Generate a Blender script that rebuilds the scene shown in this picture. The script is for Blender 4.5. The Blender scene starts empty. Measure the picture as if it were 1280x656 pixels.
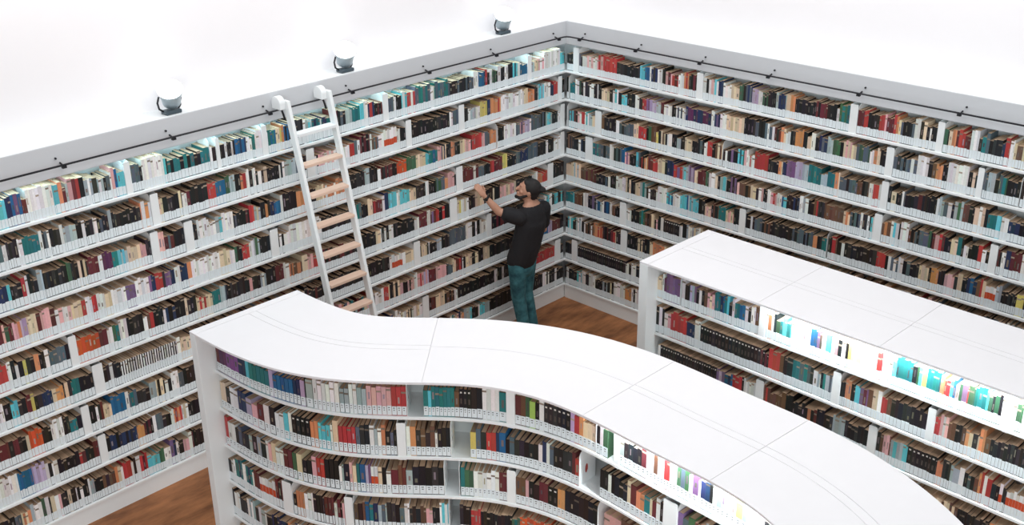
import bpy, bmesh, math, random
from mathutils import Vector, Matrix

# shelf contents: "distance along the shelf : colours of the run" (D, d = dividers, _ = empty)
LEFT = {
    1: "0.000:x 0.009:c 0.074:WWW 0.328:iw 0.415:ea 0.526:D 0.587:nb 0.696:w 0.732:cn 0.815:k 0.874:wk 0.980:w 1.026:kg 1.107:w 1.141:k 1.175:rn 1.221:b 1.300:w 1.367:ks 1.716:st 1.897:w 1.949:ts 2.144:wr 2.246:cw 2.316:k 2.385:w 2.415:s 2.483:D 2.551:km 2.648:nr 2.724:w 2.771:c 2.818:t 2.911:a 2.985:ks 3.076:m 3.131:tn 3.256:wt 3.291:tn 3.361:ac 3.431:w 3.457:k 3.517:k 3.611:bk 3.662:o 3.687:y 3.703:e 3.745:bt 3.828:w 3.836:D 3.893:w 3.958:t 3.991:w 4.047:bnb 4.158:kw 4.306:D 4.344:kw 4.398:d 4.405:t 4.458:tk 4.805:c 4.826:W 5.017:k 5.038:s 5.114:D 5.169:c 5.230:bi 5.277:w 5.291:sk 5.344:aw 5.397:k 5.436:aw 5.502:k 5.540:r 5.566:mi 5.630:a 5.649:m 5.675:o 5.706:c 5.750:W 5.953:m 5.990:bp 6.067:n 6.109:c",
    2: "0.000:k 0.045:D 0.110:r 0.174:n 0.226:w 0.327:ac 0.428:k 0.478:wo 0.577:e 0.638:w 0.986:ro 1.091:o 1.138:n 1.184:y 1.287:w 1.321:aw 1.456:k 1.512:D 1.589:s 1.666:w 1.709:k 2.214:D 2.286:k 2.356:w 2.396:R 2.555:w 2.623:m 2.623:su 2.701:wmk 2.768:mk 2.844:ws 2.910:r 2.966:w 3.123:wi 3.322:kw 3.366:D 3.454:k 3.524:s 3.568:a 3.688:wk 3.747:k 3.872:e 3.906:kw 3.988:w 4.020:k 4.053:w 4.085:r 4.118:o 4.142:k 4.197:ag 4.292:b 4.386:r 4.463:k 4.615:km 4.660:w 4.704:k 4.712:e 4.734:k 4.880:e 4.916:D 4.988:w 5.009:ow 5.080:k 5.328:a 5.356:ks 5.450:w 5.483:k 5.549:w 5.575:k 5.621:as 5.724:w 5.749:k 5.832:w 5.850:sk 5.888:w 5.913:t 6.042:w 6.079:k 6.163:w 6.193:sk",
    3: "0.000:k 0.000:D 0.068:w 0.107:k 0.198:ca 0.301:ks 0.529:w 0.554:l 0.629:ip 0.703:s 0.764:kw 0.885:w 0.945:k 1.040:d 1.064:o 1.158:s 1.227:i 1.274:r 1.411:ki 1.512:e 1.579:ok 1.767:en 1.832:i 1.886:bt 2.003:c 2.046:oe 2.171:png 2.295:O 2.417:mk 2.617:w 2.656:k 2.754:a 2.812:k 3.040:o 3.152:ow 3.289:e 3.379:k 3.442:o 3.548:o 3.592:k 3.739:w 3.765:b 3.833:n 3.875:k 3.900:o 3.926:k 3.976:ae 4.042:r 4.091:mk 4.189:ks 4.253:w 4.365:ca 4.427:w 4.490:w 4.605:k 4.644:D 4.727:k 4.824:ms 4.912:i 4.963:D 5.036:k 5.079:i 5.129:e 5.241:ac 5.297:c 5.325:t 5.373:P 5.455:w 5.489:mk 5.596:ek 5.682:k 5.714:g 5.747:k 5.939:a 5.983:k 6.033:kwr 6.107:k 6.193:c 6.217:n",
    4: "0.000:k 0.000:D 0.065:w 0.092:w 0.171:k 0.262:w 0.301:k 0.429:s 0.581:sn 0.706:s 0.768:k 0.902:y 0.975:m 1.047:rm 1.154:k 1.248:s 1.329:wm 1.490:m 1.558:D 1.648:k 1.670:i 1.759:o 1.803:sg 1.923:k 2.020:w 2.063:k 2.190:e 2.274:c 2.398:w 2.438:c 2.499:cn 2.590:w 2.620:rm 2.739:e 2.798:k 2.876:st 2.944:w 2.972:k 3.227:ek 3.347:w 3.365:W 3.437:W 3.704:kw 3.826:D 3.911:k 4.021:ag 4.080:w 4.129:r 4.203:k 4.228:kg 4.277:w 4.325:e 4.429:w 4.703:o 4.741:n 4.809:w 4.862:n 4.899:p 4.951:k 4.974:r 5.040:n 5.076:p 5.098:w 5.220:p 5.305:w 5.431:e 5.486:w 5.555:r 5.595:w 5.649:r 5.683:e 5.769:wi 5.900:m 5.938:i 6.015:m 6.047:e 6.122:l 6.172:oi 6.215:i 6.234:m 6.265:g 6.295:i 6.313:m",  # the narrow black run between mauve and red is a shadow drawn as a book
    5: "0.000:k 0.182:D 0.274:r 0.353:o 0.430:w 0.520:k 0.772:ie 1.018:ke 1.174:k 1.257:e 1.386:kn 1.479:yew 1.650:D 1.751:k 1.818:rk 1.939:mp 2.015:w 2.059:m 2.166:w 2.230:k 2.418:kw 2.663:e 2.723:k 2.989:km 3.395:r 3.469:i 3.532:e 3.596:ou 3.738:w 3.800:m 3.887:k 3.990:aw 4.050:k 4.134:ik 4.184:k 4.267:ks 4.414:a 4.463:t 4.543:e 4.606:re 4.669:e 4.700:k 4.785:e 4.808:k 4.900:nk 4.990:w 5.013:k 5.102:ru 5.161:w 5.197:k 5.341:W 5.412:t 5.441:g 5.469:w 5.517:m 5.587:O 5.777:D 5.844:ks 6.008:w 6.040:k 6.085:o 6.124:k 6.187:y 6.212:k 6.250:w 6.275:k 6.306:w 6.337:r",
    6: "0.000:k 0.000:ck 0.194:cw 0.326:ks 0.457:k 0.963:mk 1.158:D 1.230:w 1.302:kw 1.536:s 1.765:k 1.877:a 1.944:k 2.010:kw 2.054:ek 2.173:D 2.259:e 2.365:w 2.407:R 2.543:w 2.574:k 2.877:k 3.332:km 3.564:x 4.306:k 4.791:e 4.899:w 4.930:h 5.463:k 5.520:w 5.548:k 5.604:D 5.695:k 5.811:t 5.879:ke 5.946:O1 6.005:e 6.038:nk 6.181:y 6.207:m 6.245:k 6.309:c 6.366:k 6.422:w",
    7: "0.000:k 0.056:im 0.192:lb 0.432:k 0.588:k 1.190:e 1.287:k 1.359:e 1.407:k 1.454:e 1.548:kw 1.595:mr 1.687:e 1.733:ks 1.824:i 1.971:m 2.071:li 2.137:ir 2.224:w 2.267:ik 2.460:ek 2.606:r 2.668:w 2.699:kw 2.812:x 4.346:k 4.913:s 4.960:w 5.030:kw 5.106:ek 5.174:a 5.235:k 5.353:st 5.427:w 5.456:b 5.585:e 5.656:mk 5.699:w 5.720:k 5.775:D 5.845:kt 5.899:t 5.947:k 6.001:W 6.081:w 6.101:k 6.174:O 6.278:e 6.304:k 6.362:mk",
    8: "0.000:k 0.053:D 0.150:r 0.485:k 0.849:kw 1.174:k 1.677:w 1.724:ku 1.862:es 1.987:mk 2.088:D 2.176:ekw 2.480:x 4.718:gk 4.911:we 4.974:ro 5.052:w 5.083:k 5.161:s 5.222:w 5.252:km 5.335:O1 5.402:nk 5.564:kn 5.680:D 5.751:m 5.794:k 5.864:mr 5.919:k 6.070:kw 6.178:w 6.204:l 6.310:b 6.427:w",
    9: "0.000:k 0.078:kw 0.487:k 0.853:k 1.207:a 1.281:cw 1.379:k 1.476:ca 1.595:x 4.677:mk 4.915:w 4.947:i 5.003:k 5.051:w 5.074:np 5.129:w 5.192:g 5.238:c 5.353:rm 5.421:w 5.459:k 5.482:w 5.504:r 5.578:w 5.600:eo 5.652:ku 5.789:k 5.839:a 5.875:wk 5.917:kw 6.001:k 6.043:e 6.071:k 6.126:iw 6.180:ek 6.228:w 6.261:g 6.288:w 6.355:a 6.381:oe 6.460:s 6.512:k",
}
RIGHT = {
    1: "0.000:k 0.090:D 0.169:sk 0.214:wi 0.434:ri 0.521:r 0.681:k 0.984:c 1.046:b 1.107:w 1.127:nk 1.207:w 1.267:k 1.307:im 1.386:rm 1.464:w 1.532:or 1.590:mk 1.686:D 1.762:w 1.799:k 1.827:wi 1.893:cw 1.939:n 1.994:w 2.086:e 2.176:g 2.221:k 2.248:sn 2.319:l 2.389:w 2.433:gk 2.494:k 2.580:na 2.691:ek 2.733:o 2.783:k 2.998:mk 3.111:k 3.207:w 3.231:tg 3.334:D 3.412:m 3.473:r 3.512:k 3.618:r 3.648:ri 3.686:m 3.753:ro 3.798:e 3.820:ks 3.944:W 3.994:k 4.023:e 4.052:kw 4.095:k 4.144:D 4.207:gk 4.249:ek 4.277:o 4.312:mr 4.360:r 4.387:m 4.435:W 4.503:k 4.530:tb 4.563:s 4.590:k 4.696:n 4.722:r 4.761:w 4.794:ewu",
    2: "0.000:k 0.026:d 0.049:t 0.118:w 0.175:gk 0.208:kw 0.442:k 0.486:e 0.595:k 0.638:wc 0.713:kn 0.756:c 0.830:k 0.935:w 0.987:k 1.029:r 1.080:p 1.121:la 1.264:m 1.304:kw 1.453:cwn 1.571:Pn 1.878:w 1.915:np 1.981:w 2.055:E 2.256:k 2.381:s 2.417:k 2.487:sw 2.566:w 2.592:mk 2.661:oe 2.713:w 2.764:k 2.815:O1 2.899:k 2.941:e 2.982:w 3.024:k 3.065:ns 3.146:a 3.179:ag 3.275:ke 3.307:ei 3.387:e 3.434:sg 3.566:w 3.605:o 3.635:e 3.666:k 3.719:D 3.794:ks 3.906:s 3.950:w 3.980:st 4.009:W 4.111:k 4.147:uo 4.197:o 4.239:k 4.282:W 4.463:ke 4.538:D 4.592:s 4.626:a 4.687:kw 4.720:s 4.747:tg 4.786:sk 4.897:d",
    3: "0.000:k 0.007:d 0.030:sc 0.111:mk 0.157:iw 0.214:r 0.259:wc 0.316:ae 0.406:D 0.495:uk 0.561:k 0.692:w 0.735:ks 0.927:e 0.990:r 1.095:kg 1.157:u 1.219:y 1.249:ke 1.300:uek 1.361:w 1.421:k 1.481:a 1.531:k 1.580:e 1.669:k 1.737:ks 1.814:w 1.852:r 1.910:k 1.947:ue 2.032:d 2.107:pk 2.209:ct 2.282:iw 2.327:wr 2.373:w 2.400:r 2.551:mk 2.665:oe 2.709:n 2.752:pl 2.855:al 2.982:t 3.115:a 3.181:t 3.255:oe 3.304:ks 3.480:ku 3.597:w 3.636:r 3.691:w 3.714:D 3.783:k 3.813:ew 3.859:k 3.911:ws 3.941:k 4.060:mk 4.097:k 4.228:wa 4.271:as 4.328:w 4.363:k 4.385:ag 4.462:uk 4.559:ew 4.649:k 4.676:t 4.750:c 4.791:w 4.851:nk",
    4: "0.000:ku 0.081:k 0.174:w 0.208:nk 0.277:D 0.379:ts 0.458:sk 0.614:w 0.669:ks 0.778:b 0.822:ip 0.886:k 0.972:cs 1.025:kr 1.078:oe 1.130:m 1.193:r 1.255:e 1.347:nk 1.459:pr 1.570:ac 1.639:lp 1.718:e 1.757:m 1.855:g 1.893:w 1.970:ek 2.027:ac 2.103:k 2.150:pk 2.225:i 2.252:uk 2.354:euk 2.472:wi 2.526:k 2.571:w 2.607:i 2.633:ri 2.677:w 2.730:bc 2.783:nk 2.921:aw 3.015:k 3.074:ur 3.116:k 3.183:ku 3.380:eo 3.445:ks 3.549:kw 3.652:cw 3.684:D 3.762:uo 3.847:w 3.870:cw 3.923:k 3.938:W 4.014:uk 4.074:ks 4.200:gki 4.236:mi 4.258:iw 4.295:rm 4.345:kg 4.374:k 4.403:e 4.460:tk 4.517:w 4.559:k 4.643:r 4.677:w 4.712:k 4.739:D 4.808:mk 4.841:w 4.875:n 4.916:km 5.009:w",
    5: "0.000:k 0.000:ea 0.097:ae 0.214:mu 0.432:ks 0.601:w 0.635:k 0.712:w 0.844:ek 0.931:ke 1.038:at 1.123:kw 1.271:W 1.385:cb 1.467:w 1.558:cb 1.659:ac 1.719:c 1.788:k 1.867:ei 1.945:ku 2.031:t 2.118:ei 2.212:k 2.278:D 2.353:k 2.408:wk 2.454:ks 2.563:uk 2.653:k 2.875:ks 3.099:or 3.142:k 3.192:t 3.243:d 3.260:ruk 3.359:kw 3.425:k 3.747:r 3.833:kws 3.957:w 4.003:ks 4.072:k 4.155:e 4.244:k 4.266:O1 4.333:k 4.391:i 4.478:k 4.507:e 4.550:k 4.593:nb 4.677:ur 4.726:e 4.754:R 4.844:a 4.892:k 5.021:yk",
    6: "0.000:kt 0.000:tc 0.125:uk 0.255:w 0.324:kp 0.440:ab 0.520:w 0.554:nb 0.633:w 0.667:ku 0.778:D 0.867:w 0.933:k 1.041:gt 1.116:uk 1.202:e 1.244:ki 1.297:kw 1.370:K 1.567:w 1.607:k 1.658:wea 1.878:x",
    7: "0.000:k 0.034:cw 0.106:k 0.154:aw 0.237:k 0.272:wku 0.413:o 0.471:ro 0.540:mk 0.688:re 0.733:k 0.801:D 0.890:k 1.033:ek 1.098:k 1.195:e 1.238:o 1.387:x",
    8: "0.000:k 0.098:D 0.183:K 0.879:w 0.924:k 0.957:w 1.024:k 1.134:x",
    9: "0.000:kw 0.017:w 0.053:k 0.176:cw 0.248:w 0.308:k 0.356:w 0.451:k 0.557:ak 0.639:ke 0.719:w 0.811:w 0.879:O1 0.970:kw 1.148:x",
}
CURVED = {
    1: "0.158:m 0.226:P 0.274:P 0.311:v 0.356:v 0.399:v 0.441:n 0.482:n 0.514:c 0.545:t*5 0.720:l 0.751:b*5 0.893:n*2 0.939:l 0.969:k 0.974:a 1.018:w*2 1.069:w*2 1.115:w*2 1.169:a*2 1.222:w*2 1.267:a*2 1.323:i*5 1.474:r*3 1.571:d 1.577:_ 1.684:t 1.717:c 1.740:t*6 1.911:u 1.949:K*3 2.047:k*2 2.139:W*2 2.282:t 2.344:D 2.422:m 2.472:u 2.515:g 2.551:G 2.603:k 2.640:w 2.684:K*6 2.931:l 2.968:r 3.013:o 3.050:e*3 3.169:d 3.176:k 3.206:w 3.235:g 3.278:_ 3.335:D 3.384:a 3.419:k*4 3.566:m 3.604:w*2 3.661:u 3.691:w*2 3.739:r*2 3.780:w*2 3.833:g 3.862:s 3.891:g 3.921:w 3.950:p 3.992:w 4.010:n*2 4.078:k 4.102:w 4.134:a 4.204:w*2 4.290:y 4.346:a*2 4.417:w*3 4.542:k 4.588:w*3",
    2: "0.150:e*2 0.255:k 0.302:w*2 0.392:n*2 0.476:l 0.532:i 0.586:m 0.643:w 0.691:k 0.736:w*2 0.803:c 0.838:w 0.860:K*4 0.980:o*2 1.029:c 1.048:c*2 1.100:w 1.114:e 1.146:r*4 1.245:s 1.269:k*2 1.325:w 1.354:a 1.374:w 1.398:o 1.423:k 1.453:s 1.474:k 1.494:D 1.557:w 1.583:o 1.621:k 1.654:u 1.687:k 1.721:u 1.755:w 1.773:k*3 1.869:d 1.875:_ 2.030:y 2.077:s 2.117:k 2.165:r*2 2.248:n 2.276:b 2.332:k 2.367:s 2.410:k*5 2.632:w 2.669:n 2.707:w 2.737:s 2.775:k*4 2.951:m 2.981:r 3.019:d 3.027:_ 3.215:k*2 3.289:w 3.318:k 3.346:k 3.389:k*2 3.459:e 3.487:m 3.534:o*2 3.600:t 3.645:e 3.664:m 3.695:w 3.725:k 3.749:D 3.857:p 3.893:s 3.935:g 3.984:u*2",
    3: "0.167:r 0.227:w*2 0.313:k 0.350:s 0.386:k*2 0.463:a 0.496:k 0.544:a 0.582:k 0.627:w 0.648:i 0.676:e 0.710:w*2 0.773:m*2 0.838:g 0.867:e 0.905:k*2 0.968:i 0.998:r*2 1.047:k*3 1.132:w 1.150:a 1.160:k 1.192:i 1.210:e 1.233:t 1.252:b 1.285:l 1.304:p 1.318:R 1.338:R 1.362:e 1.387:k 1.412:w 1.443:m 1.490:u 1.516:m 1.542:a 1.585:k*4 1.766:k 1.808:d 1.814:_ 1.927:d 1.940:t 1.974:g*2 2.048:w*4 2.199:w*2 2.269:m*2 2.341:D 2.421:u*2 2.510:i 2.540:k 2.585:k 2.639:m*2 2.723:K*2 2.816:O1 2.886:k*7 3.201:d 3.216:_ 3.262:i*3 3.415:u*2 3.486:k*3",
    4: "0.169:k 0.210:w 0.259:tn 0.344:w 0.381:tn 0.451:w 0.468:m 0.525:R 0.675:mk 0.736:D 0.816:k 0.840:o 0.896:w 0.955:k 1.026:m 1.085:w 1.104:mk 1.132:i 1.146:D 1.202:uk 1.268:bt 1.317:nw 1.346:as 1.402:k 1.485:s 1.517:w 1.550:k 1.627:u 1.667:i 1.713:k 1.766:wc 1.833:d 1.840:_ 1.923:k 2.018:r 2.101:k 2.380:gt 2.455:O 2.763:x 2.999:k",
    5: "0.173:kw 0.273:k 0.350:wa 0.439:k 0.474:wa 0.556:nk 0.676:x",
}
LOW = {
    1: "0.079:e 0.136:w 0.152:P 0.176:p 0.313:d 0.329:w 0.361:k 0.408:lap 0.470:kw 0.548:ur 0.578:ie 0.647:t 0.700:nb 0.738:tc 0.782:k 0.812:w 0.834:tb 0.930:kw 1.024:u 1.059:D 1.116:w 1.137:o 1.166:w 1.187:k 1.208:gt 1.263:c 1.298:tc 1.339:W 1.501:b 1.555:pu 1.594:w 1.627:c 1.673:w 1.699:ik 1.725:kw 1.808:wey 1.953:ik 1.984:w 2.033:r 2.076:D 2.125:w 2.149:c 2.179:t 2.298:kg 2.345:c 2.368:yg 2.403:t 2.501:o 2.529:r 2.569:cb 2.608:ig 2.653:pr 2.697:g 2.741:t 2.817:c 2.833:gk 2.903:k 2.924:wo 2.945:D 2.993:w 3.019:g 3.060:w",
    2: "0.086:kw 0.169:wi 0.235:r 0.396:n 0.475:W 0.530:K 1.095:mK 1.167:r 1.266:uk 1.308:k 1.378:ts 1.528:k 1.555:wa 1.616:kt 1.656:as 1.715:D 1.781:k 1.820:o 1.865:k 1.897:c 1.935:pm 1.999:u 2.036:e 2.074:w 2.105:r 2.148:uk 2.209:k 2.448:D 2.506:r 2.541:iw 2.599:uk 2.723:oe 2.773:ke 2.818:o 2.856:uk 2.965:k",
    3: "0.119:w 0.144:K 0.709:pl 0.786:bn 0.862:rK 0.968:w 1.079:D 1.152:ur 1.210:u 1.310:uk 1.409:x 1.616:k 1.751:a 1.850:k 2.038:D 2.108:uki 2.214:ac 2.343:K 2.564:o 2.605:k 2.663:a 2.726:w 2.760:ks 2.833:u 2.861:or 2.895:wi 2.917:r 2.950:k 3.005:R 3.027:k 3.054:R",
    4: "0.135:x 2.429:ue 2.756:k 2.984:oe 3.039:ku",
}
CENTRE_X = [-5.0503, -5.0343, -4.8501, -4.3852, -4.0916, -4.0216, -4.0507, -4.0867, -4.2613, -4.7588, -5.8207]
WORLD, CEIL, EXPOSURE, LED_WALL, LED_CASE, WALL_FILL, FRONT_FILL = 0.36, 60, 0.0, 12.0, 100.0, 38, 450

# ------------------------------------------------------------------ set-up
C = bpy.context.scene.collection
rnd = random.Random(7)
PITCH = 0.315                      # shelf spacing
BASE = 0.178                       # top of the lowest shelf
TH = 0.026                         # shelf thickness
FB, RAIL_Z, FT = 2.986, 3.085, 3.230   # fascia bottom, ladder rail, fascia top
TOP_Z = 2.09                       # top of the two low bookcases


def lin(c):
    c = c / 255.0
    return c / 12.92 if c <= 0.04045 else ((c + 0.055) / 1.055) ** 2.4


def rgb(r, g, b):
    return (lin(r), lin(g), lin(b), 1.0)


def nodes(name):
    m = bpy.data.materials.new(name)
    m.use_nodes = True
    nt = m.node_tree
    return m, nt, nt.nodes['Principled BSDF']


def painted(name, col, rough=0.5, var=0.04, scale=9.0, bump=0.0, metal=0.0):
    """a surface of one colour with a faint procedural mottling"""
    m, nt, b = nodes(name)
    tc = nt.nodes.new('ShaderNodeTexCoord')
    nz = nt.nodes.new('ShaderNodeTexNoise')
    nz.inputs['Scale'].default_value = scale
    nz.inputs['Detail'].default_value = 4
    nt.links.new(tc.outputs['Object'], nz.inputs['Vector'])
    mx = nt.nodes.new('ShaderNodeMixRGB')
    mx.inputs[1].default_value = tuple(max(0, v * (1 - var)) for v in col[:3]) + (1,)
    mx.inputs[2].default_value = tuple(min(1, v * (1 + var)) for v in col[:3]) + (1,)
    nt.links.new(nz.outputs['Fac'], mx.inputs[0])
    nt.links.new(mx.outputs[0], b.inputs['Base Color'])
    b.inputs['Roughness'].default_value = rough
    b.inputs['Metallic'].default_value = metal
    if bump:
        bp = nt.nodes.new('ShaderNodeBump')
        bp.inputs['Strength'].default_value = bump
        bp.inputs['Distance'].default_value = 0.002
        nt.links.new(nz.outputs['Fac'], bp.inputs['Height'])
        nt.links.new(bp.outputs[0], b.inputs['Normal'])
    return m


def by_attribute(name, rough, var, scale):
    """colour of each book from the mesh's own 'col' attribute, with a little cloth wear"""
    m, nt, b = nodes(name)
    at = nt.nodes.new('ShaderNodeAttribute')
    at.attribute_name = 'col'
    tc = nt.nodes.new('ShaderNodeTexCoord')
    nz = nt.nodes.new('ShaderNodeTexNoise')
    nz.inputs['Scale'].default_value = scale
    nt.links.new(tc.outputs['Object'], nz.inputs['Vector'])
    mr = nt.nodes.new('ShaderNodeMapRange')
    mr.inputs['To Min'].default_value = 1 - var
    mr.inputs['To Max'].default_value = 1 + var
    nt.links.new(nz.outputs['Fac'], mr.inputs['Value'])
    mx = nt.nodes.new('ShaderNodeVectorMath')
    mx.operation = 'MULTIPLY'
    nt.links.new(at.outputs['Color'], mx.inputs[0])
    nt.links.new(mr.outputs[0], mx.inputs[1])
    nt.links.new(mx.outputs[0], b.inputs['Base Color'])
    b.inputs['Roughness'].default_value = rough
    return m


def wood_floor():
    m, nt, b = nodes('brown_wood_floor')
    tc = nt.nodes.new('ShaderNodeTexCoord')
    mp = nt.nodes.new('ShaderNodeMapping')
    mp.inputs['Rotation'].default_value = (0, 0, 0.42)
    mp.inputs['Scale'].default_value = (1.6, 5.5, 1)
    nt.links.new(tc.outputs['Object'], mp.inputs['Vector'])
    nz = nt.nodes.new('ShaderNodeTexNoise')
    nz.inputs['Scale'].default_value = 1.4
    nz.inputs['Detail'].default_value = 6
    nz.inputs['Roughness'].default_value = 0.62
    nt.links.new(mp.outputs[0], nz.inputs['Vector'])
    cr = nt.nodes.new('ShaderNodeValToRGB')
    cr.color_ramp.elements[0].position = 0.34
    cr.color_ramp.elements[0].color = rgb(118, 72, 40)
    cr.color_ramp.elements[1].position = 0.68
    cr.color_ramp.elements[1].color = rgb(184, 122, 76)
    nt.links.new(nz.outputs['Fac'], cr.inputs[0])
    nt.links.new(cr.outputs[0], b.inputs['Base Color'])
    b.inputs['Roughness'].default_value = 0.55
    return m


def glowing(name, col, strength):
    m, nt, b = nodes(name)
    b.inputs['Base Color'].default_value = (0.9, 0.9, 0.9, 1)
    b.inputs['Emission Color'].default_value = col
    b.inputs['Emission Strength'].default_value = strength
    return m


WHITE = painted('white_powder_coated_metal', rgb(242, 246, 247), 0.45, 0.02)
GREYW = painted('pale_grey_painted_board', rgb(205, 208, 212), 0.5, 0.02)
TOPM = painted('white_laminate_top', rgb(243, 242, 245), 0.35, 0.012)
WALLM = painted('white_wall_paint', rgb(246, 244, 246), 0.8, 0.012, 3)
BACKM = painted('white_back_panel', rgb(222, 228, 228), 0.6, 0.03)
DARKM = painted('dark_steel', rgb(48, 48, 52), 0.4, 0.1, 30, 0, 0.6)
TREADM = painted('pale_beech_tread', rgb(232, 200, 180), 0.5, 0.06, 25)
BODYG = painted('grey_lamp_housing', rgb(176, 192, 200), 0.4, 0.05, 20)
BASEM = painted('slate_lamp_base', rgb(62, 76, 84), 0.4, 0.05, 20)
FLOORM = wood_floor()
COVERM = by_attribute('book_cloth', 0.55, 0.12, 60)
PAPERM = by_attribute('book_paper', 0.85, 0.10, 90)
LABELM = by_attribute('label_card', 0.6, 0.03, 120)
BOOKMATS = (COVERM, PAPERM, LABELM)
LAMPM = glowing('lit_lamp_glass', (1, 1, 1, 1), 6)
LEDC = glowing('cool_led_strip', (0.56, 0.90, 1.0, 1), LED_WALL)
LEDW = glowing('white_led_strip', (0.88, 0.98, 1.0, 1), LED_CASE)


# ------------------------------------------------------------------ mesh building
class MB:
    """collects boxes, bars and sweeps and links them as ONE mesh object"""

    def __init__(self):
        self.v, self.f, self.m, self.c = [], [], [], []

    def face(self, pts, mat=0, col=(1, 1, 1, 1)):
        i = len(self.v)
        self.v += [tuple(q) for q in pts]
        self.f.append(tuple(range(i, i + len(pts))))
        self.m.append(mat)
        self.c.append(col)

    def box(self, fr, x0, x1, y0, y1, z0, z1, mat=0, col=(1, 1, 1, 1), top=None, skip=''):
        P = [fr(x, y, z) for z in (z0, z1) for y in (y0, y1) for x in (x0, x1)]
        i = len(self.v)
        self.v += P
        for key, q in (('b', (0, 2, 3, 1)), ('t', (4, 5, 7, 6)), ('n', (0, 1, 5, 4)), ('f', (2, 6, 7, 3)), ('l', (0, 4, 6, 2)), ('r', (1, 3, 7, 5))):
            if key in skip:
                continue
            self.f.append(tuple(i + k for k in q))
            if key == 't' and top:
                self.m.append(top[0])
                self.c.append(top[1])
            else:
                self.m.append(mat)
                self.c.append(col)

    def prism(self, pts2, fr, a0, a1, mat=0):
        """outline pts2 in (y, z), pushed from x=a0 to x=a1 in the frame"""
        i, n = len(self.v), len(pts2)
        self.v += [fr(a0, y, z) for y, z in pts2] + [fr(a1, y, z) for y, z in pts2]
        fs = [tuple(i + k for k in range(n)), tuple(i + n + k for k in reversed(range(n)))]
        fs += [(i + k, i + n + k, i + n + (k + 1) % n, i + (k + 1) % n) for k in range(n)]
        self.f += fs
        self.m += [mat] * len(fs)
        self.c += [(1, 1, 1, 1)] * len(fs)

    def sweep(self, fr, s0, s1, y0, y1, z0, z1, mat=0, step=0.07, nose=0.0):
        """a bar of rectangular section along a curved line; nose rounds its front edge"""
        n = max(1, int(abs(s1 - s0) / step + 0.5))
        sec = [(y0, z0), (y1 - nose, z0), (y1, z0 + nose), (y1, z1 - nose), (y1 - nose, z1), (y0, z1)] if nose else [(y0, z0), (y1, z0), (y1, z1), (y0, z1)]
        k = len(sec)
        i = len(self.v)
        for j in range(n + 1):
            s = s0 + (s1 - s0) * j / n
            self.v += [fr(s, y, z) for y, z in sec]
        fs = []
        for j in range(n):
            for q in range(k):
                a, b = i + j * k + q, i + j * k + (q + 1) % k
                fs.append((a, b, b + k, a + k))
        fs += [tuple(i + q for q in reversed(range(k))), tuple(i + n * k + q for q in range(k))]
        self.f += fs
        self.m += [mat] * len(fs)
        self.c += [(1, 1, 1, 1)] * len(fs)

    def tube(self, pts, rad, n=10, mat=0):
        pts = [Vector(q) for q in pts]
        i = len(self.v)
        ref = Vector((0, 0, 1))
        for j, q in enumerate(pts):
            d = (pts[min(j + 1, len(pts) - 1)] - pts[max(j - 1, 0)]).normalized()
            a = d.cross(ref if abs(d.z) < 0.95 else Vector((1, 0, 0))).normalized()
            b = d.cross(a)
            r = rad[j] if isinstance(rad, (list, tuple)) else rad
            self.v += [tuple(q + (a * math.cos(t) + b * math.sin(t)) * r) for t in (2 * math.pi * k / n for k in range(n))]
        fs = []
        for j in range(len(pts) - 1):
            for k in range(n):
                a, b = i + j * n + k, i + j * n + (k + 1) % n
                fs.append((a, b, b + n, a + n))
        fs += [tuple(i + k for k in reversed(range(n))), tuple(i + (len(pts) - 1) * n + k for k in range(n))]
        self.f += fs
        self.m += [mat] * len(fs)
        self.c += [(1, 1, 1, 1)] * len(fs)

    def lathe(self, prof, centre, axis, n=28, mat=0):
        """profile of (radius, height) turned about an axis"""
        ax = Vector(axis).normalized()
        a = ax.orthogonal().normalized()
        b = ax.cross(a)
        o = Vector(centre)
        i = len(self.v)
        for r, h in prof:
            self.v += [tuple(o + ax * h + (a * math.cos(t) + b * math.sin(t)) * r) for t in (2 * math.pi * k / n for k in range(n))]
        fs = []
        for j in range(len(prof) - 1):
            for k in range(n):
                p, q = i + j * n + k, i + j * n + (k + 1) % n
                fs.append((p, q, q + n, p + n))
        fs += [tuple(i + k for k in reversed(range(n))), tuple(i + (len(prof) - 1) * n + k for k in range(n))]
        self.f += fs
        self.m += [mat] * len(fs)
        self.c += [(1, 1, 1, 1)] * len(fs)

    def ball(self, c, r, sc=(1, 1, 1), axes=None, n=12, mat=0):
        c = Vector(c)
        ax = axes or (Vector((1, 0, 0)), Vector((0, 1, 0)), Vector((0, 0, 1)))
        i = len(self.v)
        m = n // 2 + 1
        for j in range(1, m):
            t = math.pi * j / m
            for k in range(n):
                p = 2 * math.pi * k / n
                q = c + ax[0] * (r * sc[0] * math.sin(t) * math.cos(p)) + ax[1] * (r * sc[1] * math.sin(t) * math.sin(p)) + ax[2] * (r * sc[2] * math.cos(t))
                self.v.append(tuple(q))
        self.v += [tuple(c + ax[2] * r * sc[2]), tuple(c - ax[2] * r * sc[2])]
        tp, bt = len(self.v) - 2, len(self.v) - 1
        fs = []
        for j in range(m - 2):
            for k in range(n):
                a, b = i + j * n + k, i + j * n + (k + 1) % n
                fs.append((a, a + n, b + n, b))
        for k in range(n):
            fs.append((tp, i + k, i + (k + 1) % n))
            fs.append((bt, i + (m - 2) * n + (k + 1) % n, i + (m - 2) * n + k))
        self.f += fs
        self.m += [mat] * len(fs)
        self.c += [(1, 1, 1, 1)] * len(fs)

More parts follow.
